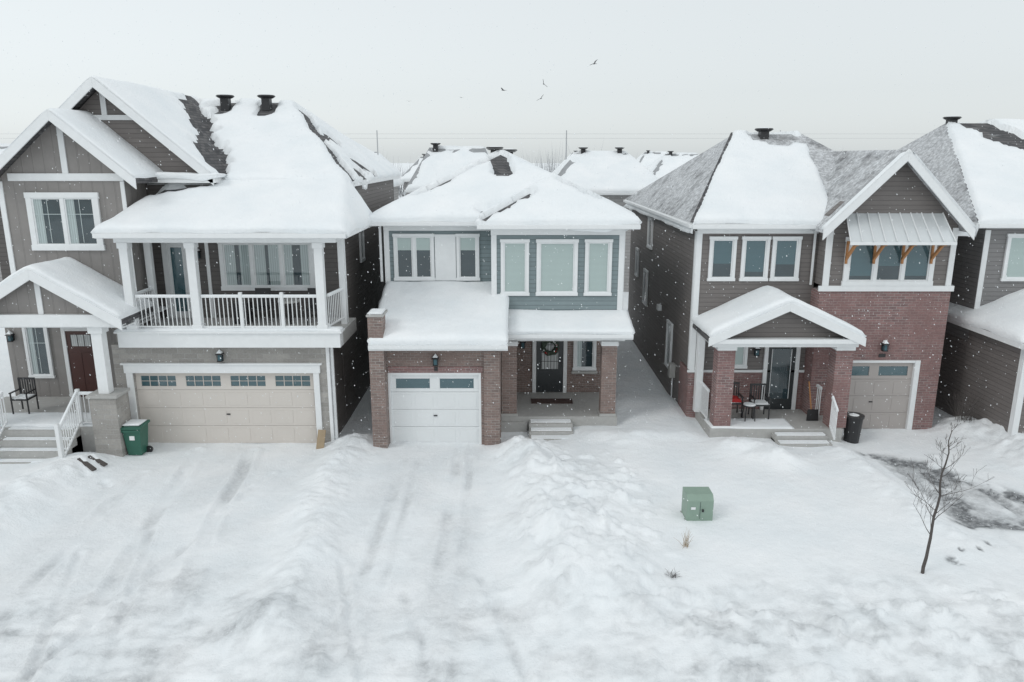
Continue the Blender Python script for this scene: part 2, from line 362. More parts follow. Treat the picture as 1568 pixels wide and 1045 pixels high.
def ragged(X,Y,seed,sc=1.5): return (fbm(X*sc,Y*sc,5,seed)-.5)*3
def linedist(X,Y,a,b):
    ax,ay=a;bx,by=b; dx,dy=bx-ax,by-ay; t=np.clip(((X-ax)*dx+(Y-ay)*dy)/(dx*dx+dy*dy),0,1)
    return np.hypot(X-ax-t*dx,Y-ay-t*dy)
def bareline(a,b,w,seed,amp=.35):
    return lambda X,Y: sst(.0,.12,w-linedist(X,Y,a,b)+amp*ragged(X,Y,seed,1.8))
def bareor(*fs): return lambda X,Y: np.maximum.reduce([f(X,Y) for f in fs])

# ================================================================= MIDDLE HOUSE
h=Obj('blue_siding_brick_house',(-.3,27,0)); F=front(20)
h.wall_open('garage_wall','brick_mid',F,-3.9,-.32,.25,-.3,2.87,[(-3.45,-.86,-.3,2.12)])
h.box('garage_side_wall','brick_mid',-3.9,-3.65,20.25,23.5,-.3,2.87); h.box('garage_side_wall','brick_mid',-.57,-.32,20.25,23.5,-.3,2.95)
h.box('parapet_pillar','brick_mid',-3.86,-3.46,19.6,19.997,-.3,3.78); h.box('parapet_pillar_rear','brick_mid',-3.86,-3.5,19.998,20.3,2.88,3.775); h.box('pillar_cap','concrete',-3.89,-3.43,19.57,20.33,3.78,3.84)
h.box('pier','brick_mid',-.78,-.34,19.93,19.997,-.3,2.75)
h.fbox('garage_trim','trim',F,-3.45,-3.38,-.14,-.0,0,2.12); h.fbox('garage_trim','trim',F,-.93,-.86,-.14,-.0,0,2.12); h.fbox('garage_trim','trim',F,-3.38,-.93,-.14,-.0,2.05,2.12)
h.garage_door(front(20.06),-3.38,-.93,.0,2.05,'garage_white',2,4)
h.fbox('lintel_bricks','brick_red',F,-3.44,-.81,.0,.02,2.125,2.3)
h.lantern(F,-2.1,2.5)
h.box('upper_wall_left','teal',-3.9,-.6,23.0,34,2.9,5.95)
h.box('upper_wall_bay','teal',-.6,3.28,22.0,34,3.05,5.95)
h.box('entry_wall','brick_mid',-.32,3.25,23.5,34,-.3,3.05); h.box('rear_wall','teal',-3.9,-.32,23.5,34,-.3,2.9)
Ff=front(22)
for a0,a1 in ((-.61,-.45),(3.13,3.29)): h.fbox('corner_board','trim',Ff,a0,a1,0,.03,3.4,5.72)
h.fbox('frieze','trim',Ff,-.62,3.3,0,.035,5.72,5.93)
h.box('corner_board','trim',3.28,3.31,22.0,22.15,3.2,5.85)
Fl=front(23); h.fbox('corner_board','trim',Fl,-3.91,-3.75,0,.03,4,5.75); h.fbox('frieze','trim',Fl,-3.91,-.63,0,.035,5.75,5.93)
h.window(Fl,-3.62,-2.38,4.22,5.66,2,kind=['halfblind','halfblind']); h.window(Fl,-1.7,-1.0,4.22,5.66,1,kind='halfblind'); h.fbox('white_panel','trim',Fl,-2.36,-1.72,0,.04,4.22,5.64)
h.window(Ff,-.33,.5,3.93,5.6,1,kind='blind'); h.window(Ff,.72,1.93,3.93,5.6,1,kind='blind',cas=.1); h.window(Ff,2.14,2.93,3.93,5.6,1,kind='blind')
h.hip(-4.3,3.66,22.6,34.4,6.08,-.4,-.39,26.5,30.4,8.0,T=.22,seed=11,droop=1.7,bare=bareor(bareline((-.35,25.1),(-.45,26.3),.36,3,.15),bareline((-3.0,23.8),(-.7,26.1),.17,5,.12),bareline((-.9,22.9),(.3,23.4),.24,6,.15)))
h.hip(-1.0,3.66,21.6,27,6.075,1.3,1.31,23.95,25.5,7.22,T=.2,seed=15,fascia=True,droop=1.3,bare=bareor(bareline((-.85,21.8),(.45,23.1),.28,8,.12),bareline((1.5,23.8),(2.6,22.7),.13,4,.1)))
h.vent(-.6,26.9,8.0); h.vent(-.1,29.9,7.95)
h.shed(-3.86,-.12,19.62,23,3.05,4.05,seed=21,T=.2,droop=.3)
h.shed(-.3,3.45,20.85,22.02,3.06,3.42,seed=22,T=.12,droop=.2)
h.snow(-3.87,-3.45,19.6,20.3,lambda X,Y:3.84+0*X,.05,None,23,.05,.0,'pillar_snow',.1,.02)
h.box('porch_beam','trim',-.3,3.28,21.15,21.35,2.74,3.0); h.box('porch_ceiling','trim',-.3,3.28,21.36,23.49,2.93,2.98)
h.box('porch_slab','concrete',-.32,3.12,21.1,23.5,-.3,.45)
h.box('porch_slab_lip','concrete',-.34,.45,21.0,21.097,-.3,.3)
for i,(y,z) in enumerate(((20.78,.34),(20.46,.2),(20.14,.08))):
    h.box('step_%d'%i,'concrete',.5,1.78,y,21.099,-.3-.001*i,z)
    h.box('step_snow','snow',.55,1.73,y+.1,y+.31,z+.001,z+.03)
for x in (-.3,2.62):
    h.box('brick_column','brick_mid',x,x+.44,21.14,21.56,.45,2.6); h.box('column_cap','trim',x-.03,x+.47,21.11,21.59,2.6,2.74)
    h.box('column_base','concrete',x-.03,x+.47,21.105,21.59,.451,.53)
Fe=front(23.5)
h.fbox('door_frame','trim',Fe,.66,.78,0,.08,.45,2.6); h.fbox('door_frame','trim',Fe,1.66,1.78,0,.08,.45,2.6); h.fbox('door_frame','trim',Fe,.78,1.66,0,.08,2.48,2.6)
h.fbox('door','darkdoor',Fe,.78,1.66,0,.04,.47,2.48); h.fbox('door_panel','darkdoor',Fe,.9,1.54,.04,.05,.55,1.15)
h.fbox('door_window','curtain',Fe,.95,1.49,.041,.046,1.25,2.3); 
for i in range(6): h.fbox('door_window_bars','black',Fe,.95+i*.1,.965+i*.1,.047,.055,1.25,2.3)
for zz in (1.5,1.8,2.05): h.fbox('door_window_bars','black',Fe,.95,1.49,.056,.06,zz,zz+.015)
h.fbox('door_handle','black',Fe,1.57,1.61,.04,.1,1.35,1.55)
vs=[];fs=[]
for i in range(20):
    for j in range(8):
        t=2*math.pi*i/20; u=2*math.pi*j/8; r=.07+random.uniform(-.015,.04); R=.22+r*math.cos(u)
        vs.append((1.22+R*math.cos(t),23.4-r*math.sin(u),2.0+R*math.sin(t))); fs.append((i*8+j,((i+1)%20)*8+j,((i+1)%20)*8+(j+1)%8,i*8+(j+1)%8))
h.raw('wreath','wreath',vs,fs)
for i in range(14):
    t=random.uniform(0,6.28); x=1.22+.22*math.cos(t); z=2+.22*math.sin(t); h.box('wreath_balls','trim' if i%2 else 'red',x-.02,x+.02,23.3,23.34,z-.02,z+.02)
h.window(Fe,1.98,2.72,1.2,2.5,1,kind='curtL'); h.fbox('window_sill','concrete',Fe,1.93,2.77,0,.1,1.1,1.18)
h.box('doormat','mat',.6,1.9,22.3,22.75,.452,.475)
h.lantern(Fe,.35,2.1)
h.fbox('house_number','black',F,-2.15,-2.05,.021,.03,2.18,2.3)
h.beam('downspout','trim',(-4.0,22.9,5.9),(-4.0,22.9,4.2),.07,.07)
h.done()

# ================================================================= LEFT HOUSE
h=Obj('board_and_batten_house',(-10,27,0)); F=front(20)
h.wall_open('garage_wall','stone',F,-11.0,-5.08,.3,-.3,2.92,[(-10.5,-5.5,-.3,2.12)])
h.fbox('corner_board','trim',F,-5.12,-5.03,-.12,.03,-.2,2.9)
h.fbox('garage_trim','trim',F,-10.68,-10.5,0,.05,0,2.12); h.fbox('garage_trim','trim',F,-5.5,-5.34,0,.05,0,2.12); h.fbox('garage_trim','trim',F,-10.72,-5.3,0,.06,2.121,2.36); h.fbox('garage_trim','trim',F,-10.78,-5.24,0,.1,2.361,2.41)
h.garage_door(front(20.1),-10.5,-5.5,0,2.12,'garage_beige',4,8)
h.lantern(F,-8.0,2.62)
h.box('deck_band','trim',-10.6,-4.62,19.62,20.0,2.93,3.33); h.box('deck_cap','trim',-10.66,-4.56,19.56,20.02,3.331,3.38)
h.box('deck_floor','concrete',-10.6,-4.62,20.0,21.8,2.92,3.3)
h.snow(-10.6,-4.62,19.6,19.98,lambda X,Y:3.36+0*X,.1,None,44,.06,.02,'ledge_snow')
for x in (-10.3,-8.55,-5.2):
    h.box('balcony_post','trim',x,x+.22,19.66,19.88,3.38,5.75); h.box('post_base','trim',x-.03,x+.25,19.63,19.91,3.381,3.55); h.box('post_head','trim',x-.03,x+.25,19.63,19.91,5.6,5.749)
h.box('balcony_post','trim',-4.86,-4.7,20.9,21.08,3.3,5.75); h.box('balcony_post','trim',-10.3,-10.12,21.0,21.15,3.3,5.75)
h.rail((-10.06,19.77,3.38),(-8.55,19.77,3.38)); h.rail((-8.31,19.77,3.38),(-5.2,19.77,3.38))
for x in (-7.3,-6.2): h.box('rail_post','trim',x,x+.09,19.72,19.81,3.381,4.42)
h.rail((-4.95,19.9,3.38),(-4.78,21.0,3.38)); h.rail((-10.2,19.9,3.38),(-10.2,21.2,3.38))
h.box('balcony_beam','trim',-10.4,-4.6,19.64,19.9,5.75,5.93); h.box('balcony_ceiling','trim',-10.4,-4.55,19.9,21.8,5.8,5.85)
h.box('balcony_back_wall','brown_dark',-10.6,-5.1,21.8,33,2.9,7.15)
h.box('main_body','brown_dark',-15.2,-5.1,22.2,32.6,-.3,7.15); h.box('side_wall','brown',-5.099,-5.08,21.82,32.6,-.3,7.15); h.box('side_wall','brown',-5.3,-5.08,20.3,21.8,-.3,2.9)
h.box('side_corner_board','trim',-5.079,-5.05,21.82,21.95,3.3,7.1)
Fb=front(21.8)
h.window(Fb,-8.5,-5.75,4.12,5.62,3,kind='curtain',cas=.13)
h.fbox('door_frame','trim',Fb,-10.15,-9.98,0,.06,3.3,5.6); h.fbox('door_frame','trim',Fb,-9.5,-9.35,0,.06,3.3,5.6); h.fbox('door_frame','trim',Fb,-9.98,-9.5,0,.06,5.48,5.6)
h.fbox('patio_door','trim',Fb,-9.98,-9.5,0,.03,3.3,5.48); h.fbox('patio_glass_back','blindteal',Fb,-9.9,-9.58,.031,.035,3.5,5.38); h.raw('glass','glass',[Fb(-9.9,.045,3.5),Fb(-9.58,.045,3.5),Fb(-9.58,.045,5.38),Fb(-9.9,.045,5.38)],[(0,1,2,3)])
h.fbox('trim_strip','trim',Fb,-8.9,-8.8,0,.04,3.3,5.7); h.lantern(Fb,-9.1,5.2)
h.box('balcony_storage_box','black',-7.9,-7.5,20.9,21.3,3.3,3.9); h.cyl('balcony_table','concrete',(-6.3,20.9),.32,.32,3.95,4.0,18); h.cyl('balcony_table','black',(-6.3,20.9),.03,.03,3.3,3.95,8)
for x in (-7.1,-5.6):
    h.box('balcony_chair','black',x-.22,x+.22,20.7,21.15,3.72,3.77); h.box('balcony_chair','black',x-.22,x+.22,21.12,21.16,3.77,4.3)
    for a in (-.2,.18):
        for b in (20.72,21.1): h.box('balcony_chair','black',x+a,x+a+.03,b,b+.03,3.3,3.72)
h.box('gable_section','batten',-13.8,-10.42,20.6,23,3.3,7.25); h.prism('gable_wall','batten',[(-13.8,7.25),(-10.42,7.25),(-10.3,7.42),(-11.95,8.95),(-13.7,7.42)],front(20.6),-.3,0)
Fg=front(20.6)
h.fbox('gable_trim','trim',Fg,-13.5,-10.4,.0,.05,7.3,7.5); h.fbox('gable_trim','trim',Fg,-12.02,-11.86,.0,.045,7.5,8.75)
h.fbox('corner_board','trim',Fg,-13.82,-13.68,0,.04,3.9,7.29); h.fbox('corner_board','trim',Fg,-10.52,-10.41,0,.03,4.2,7.29)
h.window(Fg,-13.1,-11.15,5.44,7.0,2,kind=['curtL','curtL'],cas=.15,vbar=True)
h.gable(-11.92,2.02,20.15,24,9.1,.85,seed=31,T=.12)
valley=bareor(bareline((-8.6,22.3),(-11.2,27.6),.42,33,.32),bareline((-8.7,23.0),(-9.8,24.8),.3,34,.3))
h.gable(-11.4,3.02,21.5,28.3,10.03,.86,seed=32,T=.12,bare=valley)
h.prism('rear_gable_wall','brown',[(-14.2,7.4),(-8.6,7.4),(-11.4,9.85)],front(21.95),-.2,0)
Fg2=front(21.95)
h.fbox('gable_trim','trim',Fg2,-12.35,-10.35,0,.05,8.93,9.07); h.fbox('gable_trim','trim',Fg2,-11.48,-11.33,0,.045,9.07,9.75)
h.box('gable_return','trim',-10.3,-8.3,21.45,22.0,7.22,7.38); h.snow(-10.3,-8.2,21.4,22.1,lambda X,Y:7.38+0*X,.12,None,47,.07,.03,'ledge_snow')
h.hip(-15.4,-4.78,22.0,33,7.22,-11.5,-7.9,28,28.01,9.8,seed=35,T=.18,bare=bareor(bareline((-4.9,22.9),(-7.5,27.9),.26,36,.13),bareline((-10,26.8),(-10,27.9),.33,37,.12),bareline((-8.5,26.8),(-8.5,27.9),.36,38,.12),bareline((-11.0,27.3),(-9.9,27.7),.22,28,.15),bareline((-4.9,24),(-5.2,27),.28,39,.35),bareline((-6.2,26),(-6.5,27.5),.25,29,.25),valley))
h.hip(-10.72,-4.25,19.35,23.6,6.05,-9.6,-4.8,22.3,22.31,7.28,seed=41,T=.17,droop=.2,bare=bareor(bareline((-10.5,21.2),(-8.7,21.8),.26,42,.12)))
h.vent(-9.98,27.4,9.75); h.vent(-8.55,27.4,9.75)
h.box('porch_floor','concrete',-15.5,-10.9,19.3,21.95,-.3,.8)
h.snow(-15.5,-11.0,19.3,20.4,lambda X,Y:.78+0*X,.07,None,48,.1,.0,'porch_snow')
h.box('entry_wall','batten',-15.2,-10.8,21.95,22.3,-.3,3.9); h.box('entry_side_wall','stone',-11.0,-10.7,20.3,21.95,-.3,3.9)
h.box('porch_ceiling','trim',-14.2,-10.1,19.1,21.9,3.6,3.64)
h.gable(-12.17,2.15,18.8,20.62,5.17,.6,seed=51,T=.17,rake=.26)
h.prism('porch_gable_face','batten',[(-14.1,3.98),(-10.25,3.98),(-12.17,5.05)],front(19.05),-.15,0)
Fp=front(19.05); h.fbox('porch_gable_trim','trim',Fp,-12.24,-12.1,0,.04,3.98,4.95); h.box('porch_beam','trim',-14.2,-10.12,18.92,19.25,3.66,3.979)
h.box('porch_column','trim',-11.0,-10.72,19.08,19.34,1.8,3.66); h.box('column_head','trim',-11.05,-10.67,19.04,19.38,3.45,3.659)
h.box('column_pedestal','stone',-11.2,-10.5,18.95,19.6,-.3,1.72); h.box('pedestal_cap','concrete',-11.26,-10.44,18.9,19.65,1.72,1.8)
h.box('porch_column','trim',-14.35,-14.05,19.08,19.34,.8,3.66)
Fe=front(21.95)
h.fbox('door_frame','trim',Fe,-13.5,-13.38,0,.07,.8,3.0); h.fbox('door_frame','trim',Fe,-12.5,-12.38,0,.07,.8,3.0); h.fbox('door_frame','trim',Fe,-13.38,-12.5,0,.07,2.87,3.0)
h.fbox('door','reddoor',Fe,-13.38,-12.5,0,.04,.8,2.87)
for x in (-13.28,-12.9): h.fbox('door_panel','reddoor',Fe,x,x+.3,.04,.052,1.0,2.2)
h.fbox('door_light','curtain',Fe,-13.25,-12.63,.041,.046,2.4,2.75)
for i in range(4): h.fbox('door_light_bars','black',Fe,-13.25+i*.2,-13.23+i*.2,.047,.052,2.4,2.75)
h.window(Fe,-14.65,-13.9,1.4,3.1,1,kind='curtL',vbar=True); h.lantern(Fe,-15.0,2.7)
for i in range(4): 
    y=18.25+i*.27; z=.2*(i+1)-.03; h.box('step_%d'%i,'concrete',-13.7,-11.75,y,19.299,-.3-.001*i,z); h.box('step_snow','snow',-13.6,-11.85,y+.08,y+.25,z+.001,z+.03)
h.rail((-11.72,18.3,.15),(-11.72,19.3,.85)); h.rail((-11.7,19.35,.8),(-11.2,19.35,.8)); h.rail((-13.72,18.3,.15),(-13.72,19.3,.85)); h.rail((-15.4,19.35,.8),(-13.75,19.35,.8))
h.box('rail_post','trim',-11.77,-11.67,18.22,18.31,0,1.25); h.box('rail_post','trim',-13.77,-13.67,18.22,18.31,0,1.25); h.box('rail_post','trim',-11.77,-11.67,19.3,19.39,.8,1.85)
h.beam('downspout','trim',(-4.98,20.1,2.9),(-4.98,20.1,.1),.08,.08)
h.beam('downspout','trim',(-4.75,21.2,5.9),(-4.75,21.2,3.3),.07,.07)
Fs=rights(-5.08); h.window(Fs,25,25.6,4.5,5.6,1); h.window(Fs,28,28.6,1.5,2.6,1)
h.done()

# ================================================================= RIGHT HOUSE
h=Obj('brown_siding_brick_house',(9,27,0))
h.box('main_wall','brown',5.35,8.85,21.8,34,1.7,6.0); h.box('main_base','brick_red',5.33,8.85,21.79,23,-.3,1.62); h.box('brick_ledge','trim',5.28,8.85,21.75,21.789,1.62,1.7)
h.box('side_base','brown',5.35,8.0,23.0,34,-.3,1.7)
h.box('front_block','brick_red',8.8,12.55,21.55,33,2.3,4.2); h.box('front_block_siding','brown',8.85,12.5,21.2,34,4.36,6.3)
Fg=front(21.2)
h.wall_open('garage_wall','brick_red',Fg,8.8,12.55,.35,-.3,4.2,[(9.45,11.95,-.3,2.15)])
h.box('garage_side','brick_red',8.8,9.1,21.55,22.6,-.3,2.3); h.box('garage_side','brick_red',12.25,12.55,21.55,33,-.3,2.3)
h.fbox('garage_trim','trim',Fg,9.45,9.53,-.14,0,0,2.15); h.fbox('garage_trim','trim',Fg,11.8,11.95,-.14,.02,0,2.15); h.fbox('garage_trim','trim',Fg,9.53,11.8,-.14,0,2.07,2.15)
h.garage_door(front(21.27),9.53,11.8,0,2.07,'garage_taupe',2,4); h.lantern(Fg,10.8,2.6); h.fbox('house_number','black',Fg,10.7,10.9,.003,.012,2.25,2.35)
h.fbox('belt_trim','trim',Fg,8.74,12.6,0,.06,4.2,4.36); h.fbox('corner_board','trim',Fg,8.84,9.02,0,.04,4.36,6.0); h.fbox('corner_board','trim',Fg,12.35,12.51,0,.04,4.36,6.0)
h.prism('gable_wall','brown',[(8.85,6.3),(12.5,6.3),(12.5,6.35),(10.62,8.0),(8.85,6.35)],Fg,-.3,0)
h.window(Fg,9.4,11.95,4.36,5.75,3,kind='teal',cas=.14,snow=False); 
h.gable(10.62,2.05,20.75,25.8,8.12,1.02,'shingle_frost',snow=False,rake=.3)
h.snow(10.62-2.06,10.62+2.06,20.7,20.95,lambda X,Y:8.1-1.02*np.abs(X-10.62),.05,None,63,.08,.01,'rake_snow',.1,.02)
h.snow(10.62+.1,10.62+2.08,20.7,25.8,lambda X,Y:8.14-1.02*np.abs(X-10.62),.12,None,64,.1,.01,'roof_snow',.1,.03)
A=[(9.3,21.19,6.4),(12.0,21.19,6.4),(12.05,20.45,5.66),(9.2,20.45,5.66)]
h.raw('awning','metal_roof',A+[(x,y,z-.03) for x,y,z in A],[(0,1,2,3),(4,5,6,7),(0,4,5,1),(2,6,7,3),(1,5,6,2),(0,3,7,4)])
for i in range(10):
    t=i/9; h.beam('awning_seam','trim',(9.3+2.7*t,21.17,6.42),(9.2+2.85*t,20.45,5.69),.025,.04)
h.box('awning_edge','trim',9.18,12.07,20.4,20.447,5.6,5.68)
for x in (9.42,10.2,11.0,11.82):
    h.beam('awning_bracket','wood',(x,21.1,5.15),(x,20.62,5.6),.06,.08); h.beam('awning_bracket','wood',(x,21.12,5.6),(x,20.5,5.6),.06,.07); h.box('awning_bracket','wood',x-.03,x+.03,21.08,21.13,5.0,5.6)
Fm=front(21.8)
h.fbox('corner_board','trim',Fm,5.34,5.5,0,.035,1.7,5.78); h.box('corner_board','trim',5.315,5.349,21.8,21.95,1.7,5.85); h.fbox('frieze','trim',Fm,5.34,8.84,0,.04,5.78,5.93)
for a,b in ((5.72,6.5),(6.66,7.46),(7.54,8.36)): h.window(Fm,a,b,4.4,5.7,1,kind='teal')
h.beam('downspout','trim',(8.72,21.7,5.9),(8.72,21.7,4.3),.06,.06)
Fw=lefts(5.35)
h.window(Fw,28.6,29.5,4.5,5.7,1); h.window(Fw,24.3,25.1,.95,2.55,1); h.window(Fw,29.2,30.0,2.2,3.6,1); h.window(Fw,31.5,32.1,3.0,4.2,1)
h.box('gas_meter','concrete',5.15,5.34,23.6,23.9,.9,1.35); h.beam('gas_pipe','trim',(5.28,23.75,.9),(5.28,23.75,0),.04,.04); h.box('vent_hood','trim',5.2,5.34,26.3,26.55,2.6,2.8)
rb=bareor(bareline((8.3,26.4),(10.0,25.8),.5,65,.3), lambda X,Y:sst(-.02,.12,(Y-21.4)-((X-5.1)*5.1/2.43)+.08*ragged(X,Y,66,1.5)), lambda X,Y: sst(-.1,.15,X-(9.25+.12*ragged(X,Y,67,.8)+(Y-21.4)*.12)))
h.hip(5.1,13.0,21.4,34.4,6.1,7.53,9.9,26.5,26.51,8.68,seed=61,T=.16,bare=rb,sides=['shingle_frost','shingle_frost','shingle','shingle_frost'])
h.beam('hip_cap','shingle',(5.12,21.42,6.14),(7.53,26.5,8.73),.16,.03)
h.vent(8.5,26.3,8.6)
h.beam('gutter','trim',(5.06,21.4,6.02),(5.06,34.4,6.02),.08,.1)
h.box('porch_slab','concrete',5.6,9.35,20.05,22.6,-.3,.45); h.snow(5.62,8.0,20.05,20.9,lambda X,Y:.44+0*X,.06,None,68,.08,.0,'porch_snow')
for x in (5.72,9.0):
    h.box('brick_column','brick_red',x,x+.48,20.15,20.6,.45,2.72); h.box('column_cap','trim',x-.03,x+.51,20.12,20.63,2.72,2.86)
h.box('porch_beam','trim',5.5,9.5,19.95,20.3,2.861,3.1); h.box('porch_side_beam','trim',5.5,5.8,20.3,21.75,2.861,3.1); h.box('porch_ceiling','trim',5.8,9.3,20.31,21.78,2.95,2.99)
h.prism('porch_gable_face','brown',[(5.7,3.1),(9.3,3.1),(7.46,3.97)],front(20.1),-.15,0)
h.gable(7.46,2.1,19.8,21.85,4.12,.46,seed=69,T=.17,rake=.22)
h.box('rake_base','trim',5.36,9.56,19.78,19.95,2.99,3.12)
h.box('porch_column_rear','trim',5.5,5.7,21.5,21.74,.45,2.86)
Fe=front(21.79)
h.fbox('door_frame','trim',Fe,7.55,7.67,0,.08,.45,2.65); h.fbox('door_frame','trim',Fe,8.5,8.62,0,.08,.45,2.65); h.fbox('door_frame','trim',Fe,7.67,8.5,0,.08,2.52,2.65)
h.fbox('door','darkdoor',Fe,7.67,8.5,0,.04,.46,2.52); h.fbox('door_glass_back','inner',Fe,7.8,8.36,.041,.046,.8,2.35); h.raw('glass','glass',[Fe(7.8,.052,.8),Fe(8.36,.052,.8),Fe(8.36,.052,2.35),Fe(7.8,.052,2.35)],[(0,1,2,3)])
for p in ((7.78,7.8),(8.36,8.38)): h.fbox('door_glass_edge','trim',Fe,p[0],p[1],.041,.06,.8,2.35)
h.window(Fe,6.35,7.05,1.75,2.7,1,kind='blind'); h.lantern(Fe,7.3,2.3)
for i,(y,z) in enumerate(((19.75,.34),(19.45,.22),(19.15,.1))):
    h.box('step_%d'%i,'concrete',7.35,8.85,y,20.049,-.3-.001*i,z); h.box('step_snow','snow',7.42,8.78,y+.06,y+.26,z+.001,z+.03)
h.rail((5.66,20.65,.45),(5.66,21.7,.45)); h.rail((8.9,19.5,.25),(9.0,20.1,.45)); h.rail((9.0,20.9,.45),(9.0,21.5,.45))
h.done()

# ================================================================= FAR RIGHT HOUSE
h=Obj('grey_siding_house',(17,27,0))
h.box('upper_wall','grey_side',13.85,22,22.1,34,2.5,6.0); h.box('lower_wall','brown',13.8,22,19.55,22.1,-.3,3.1)
h.box('rear_base','brown',13.85,22,22.1,34,-.3,2.5)
h.box('corner_board','trim',13.78,13.799,19.56,19.7,-.1,3.1); h.fbox('corner_board','trim',front(19.55),13.78,13.95,0,.03,-.1,3.1); h.fbox('corner_board','trim',front(22.1),13.84,14.0,0,.03,3.5,5.85)
h.window(front(22.1),14.5,16.3,4.35,5.75,2,kind='blind')
h.hip(13.35,22.4,21.7,34.4,6.1,16.1,19.5,29,29.01,9.15,seed=71,T=.17,sides=['shingle','shingle','shingle','shingle_frost'],
   bare=bareor(lambda X,Y:sst(-.02,.12,(Y-21.7)-((X-13.35)*7.3/2.75)+.1*ragged(X,Y,72,1.5)),bareline((16.9,28.5),(18.3,26.4),.7,73,.4)))
h.hip(13.45,22.4,19.2,25,3.15,16,19,22.2,22.21,4.3,seed=74,T=.17)
h.vent(16.2,28.8,9.1)
h.done()

# ================================================================= BACKGROUND HOUSES
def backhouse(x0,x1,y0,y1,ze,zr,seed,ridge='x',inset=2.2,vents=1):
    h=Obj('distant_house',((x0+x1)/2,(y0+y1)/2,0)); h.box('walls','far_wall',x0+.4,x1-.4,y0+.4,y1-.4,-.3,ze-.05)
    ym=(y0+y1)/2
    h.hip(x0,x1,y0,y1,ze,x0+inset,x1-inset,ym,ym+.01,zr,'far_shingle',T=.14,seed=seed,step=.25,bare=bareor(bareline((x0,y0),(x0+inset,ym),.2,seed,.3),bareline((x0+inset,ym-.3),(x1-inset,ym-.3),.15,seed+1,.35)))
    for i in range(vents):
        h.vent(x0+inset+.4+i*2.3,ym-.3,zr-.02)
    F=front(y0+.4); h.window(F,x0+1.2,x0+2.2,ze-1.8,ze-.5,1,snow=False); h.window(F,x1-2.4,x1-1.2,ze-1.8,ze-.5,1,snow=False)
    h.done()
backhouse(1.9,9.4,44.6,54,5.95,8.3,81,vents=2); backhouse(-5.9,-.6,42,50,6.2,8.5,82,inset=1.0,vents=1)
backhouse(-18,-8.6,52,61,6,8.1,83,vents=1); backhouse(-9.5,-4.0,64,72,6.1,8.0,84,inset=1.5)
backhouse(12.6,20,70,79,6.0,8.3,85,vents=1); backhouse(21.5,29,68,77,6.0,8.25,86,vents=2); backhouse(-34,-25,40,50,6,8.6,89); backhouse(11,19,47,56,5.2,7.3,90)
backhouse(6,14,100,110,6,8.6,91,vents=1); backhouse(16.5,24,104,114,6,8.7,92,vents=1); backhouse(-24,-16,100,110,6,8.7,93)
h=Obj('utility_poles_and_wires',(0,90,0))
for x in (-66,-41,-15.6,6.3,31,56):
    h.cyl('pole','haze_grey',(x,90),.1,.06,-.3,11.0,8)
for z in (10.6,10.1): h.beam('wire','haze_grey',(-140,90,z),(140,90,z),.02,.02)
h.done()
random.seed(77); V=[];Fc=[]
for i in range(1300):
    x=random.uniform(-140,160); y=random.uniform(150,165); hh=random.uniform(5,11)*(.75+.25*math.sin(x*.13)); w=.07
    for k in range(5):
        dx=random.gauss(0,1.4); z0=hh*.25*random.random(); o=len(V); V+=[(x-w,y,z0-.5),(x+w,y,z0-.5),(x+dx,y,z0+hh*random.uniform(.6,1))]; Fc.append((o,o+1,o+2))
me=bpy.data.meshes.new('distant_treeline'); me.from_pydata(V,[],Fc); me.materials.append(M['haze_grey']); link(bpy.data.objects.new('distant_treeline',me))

# ================================================================= GROUND
def axis(lo,hi,f0,f1,fs,far):
    a=list(np.arange(f0,f1,fs)); s=fs; v=f1
    while v<far[1]: a.append(v); s=min(s*1.16,40); v+=s
    a.append(far[1]); s=fs; v=f0-fs
    while v>far[0]: a.insert(0,v); s=min(s*1.16,40); v-=s
    a.insert(0,far[0]); return np.array(a)
gx=axis(0,0,-15,15,.055,(-700,700)); gy=axis(0,0,9.0,21.5,.055,(-60,1200))
X,Y=np.meshgrid(gx,gy,indexing='ij')
def box_s(x0,x1,y0,y1,s): return sst(x0-s,x0+s,X)*(1-sst(x1-s,x1+s,X))*sst(y0-s,y0+s,Y)*(1-sst(y1-s,y1+s,Y))
fine=np.exp(-np.clip(np.hypot(np.clip(abs(X)-16,0,None),np.clip(abs(Y-15)-8,0,None)),0,50)/3)
wob=(fbm(X*.5,Y*.5,3,100)-.5)
def ridge(a,b,w,hh,seed,lum=.9):
    d=linedist(X+wob*.8,Y,a,b); n=fbm(X*1.6,Y*1.6,5,seed)
    return hh*np.exp(-(d/w)**2)*(.45+lum*n)
Z=.05*(fbm(X*.35,Y*.35,3,101)-.5)*2*fine
Z+=.16*box_s(1.6,9.3,12.3,24,.7)+.10*box_s(3.4,5.3,20,60,.3)
Z+=.16*box_s(-40,-10.9,8,19,.5)
B=np.zeros_like(X)
for r in (ridge((-4.55,20.0),(-4.2,11.6),.6,.34,102,.7),ridge((-11.3,18.0),(-12.5,12),.8,.26,103),ridge((.4,19.4),(1.0,12.8),.7,.46,104,1.1),ridge((1.6,17.5),(2.0,12.5),.9,.26,105,1.1),
          ridge((13.5,21),(14.6,16.5),.7,.55,107),ridge((6.2,19.3),(7.0,18.6),.6,.30,108),ridge((8.9,18.9),(9.3,14),.45,.17,109),ridge((1.5,11.2),(14,11.9),.8,.10,110,1.4),ridge((-4.2,11.4),(-3.6,10.6),.5,.14,111),ridge((2.4,20.4),(3.3,20.0),.6,.15,112)):
    B+=r
Z+=B*fine
chunk=np.abs(fbm(X*3.2,Y*3.2,4,120)-.5)*2; bm_=np.clip(B/.25,0,1)
Z+=(.09*chunk*bm_+.035*(fbm(X*6,Y*6,3,119)-.5)*bm_)*fine
rd=1-sst(11.6,13.4,Y+wob*2)
rough=np.maximum(rd,box_s(-4.5,3,9,16,1.5)*.5)
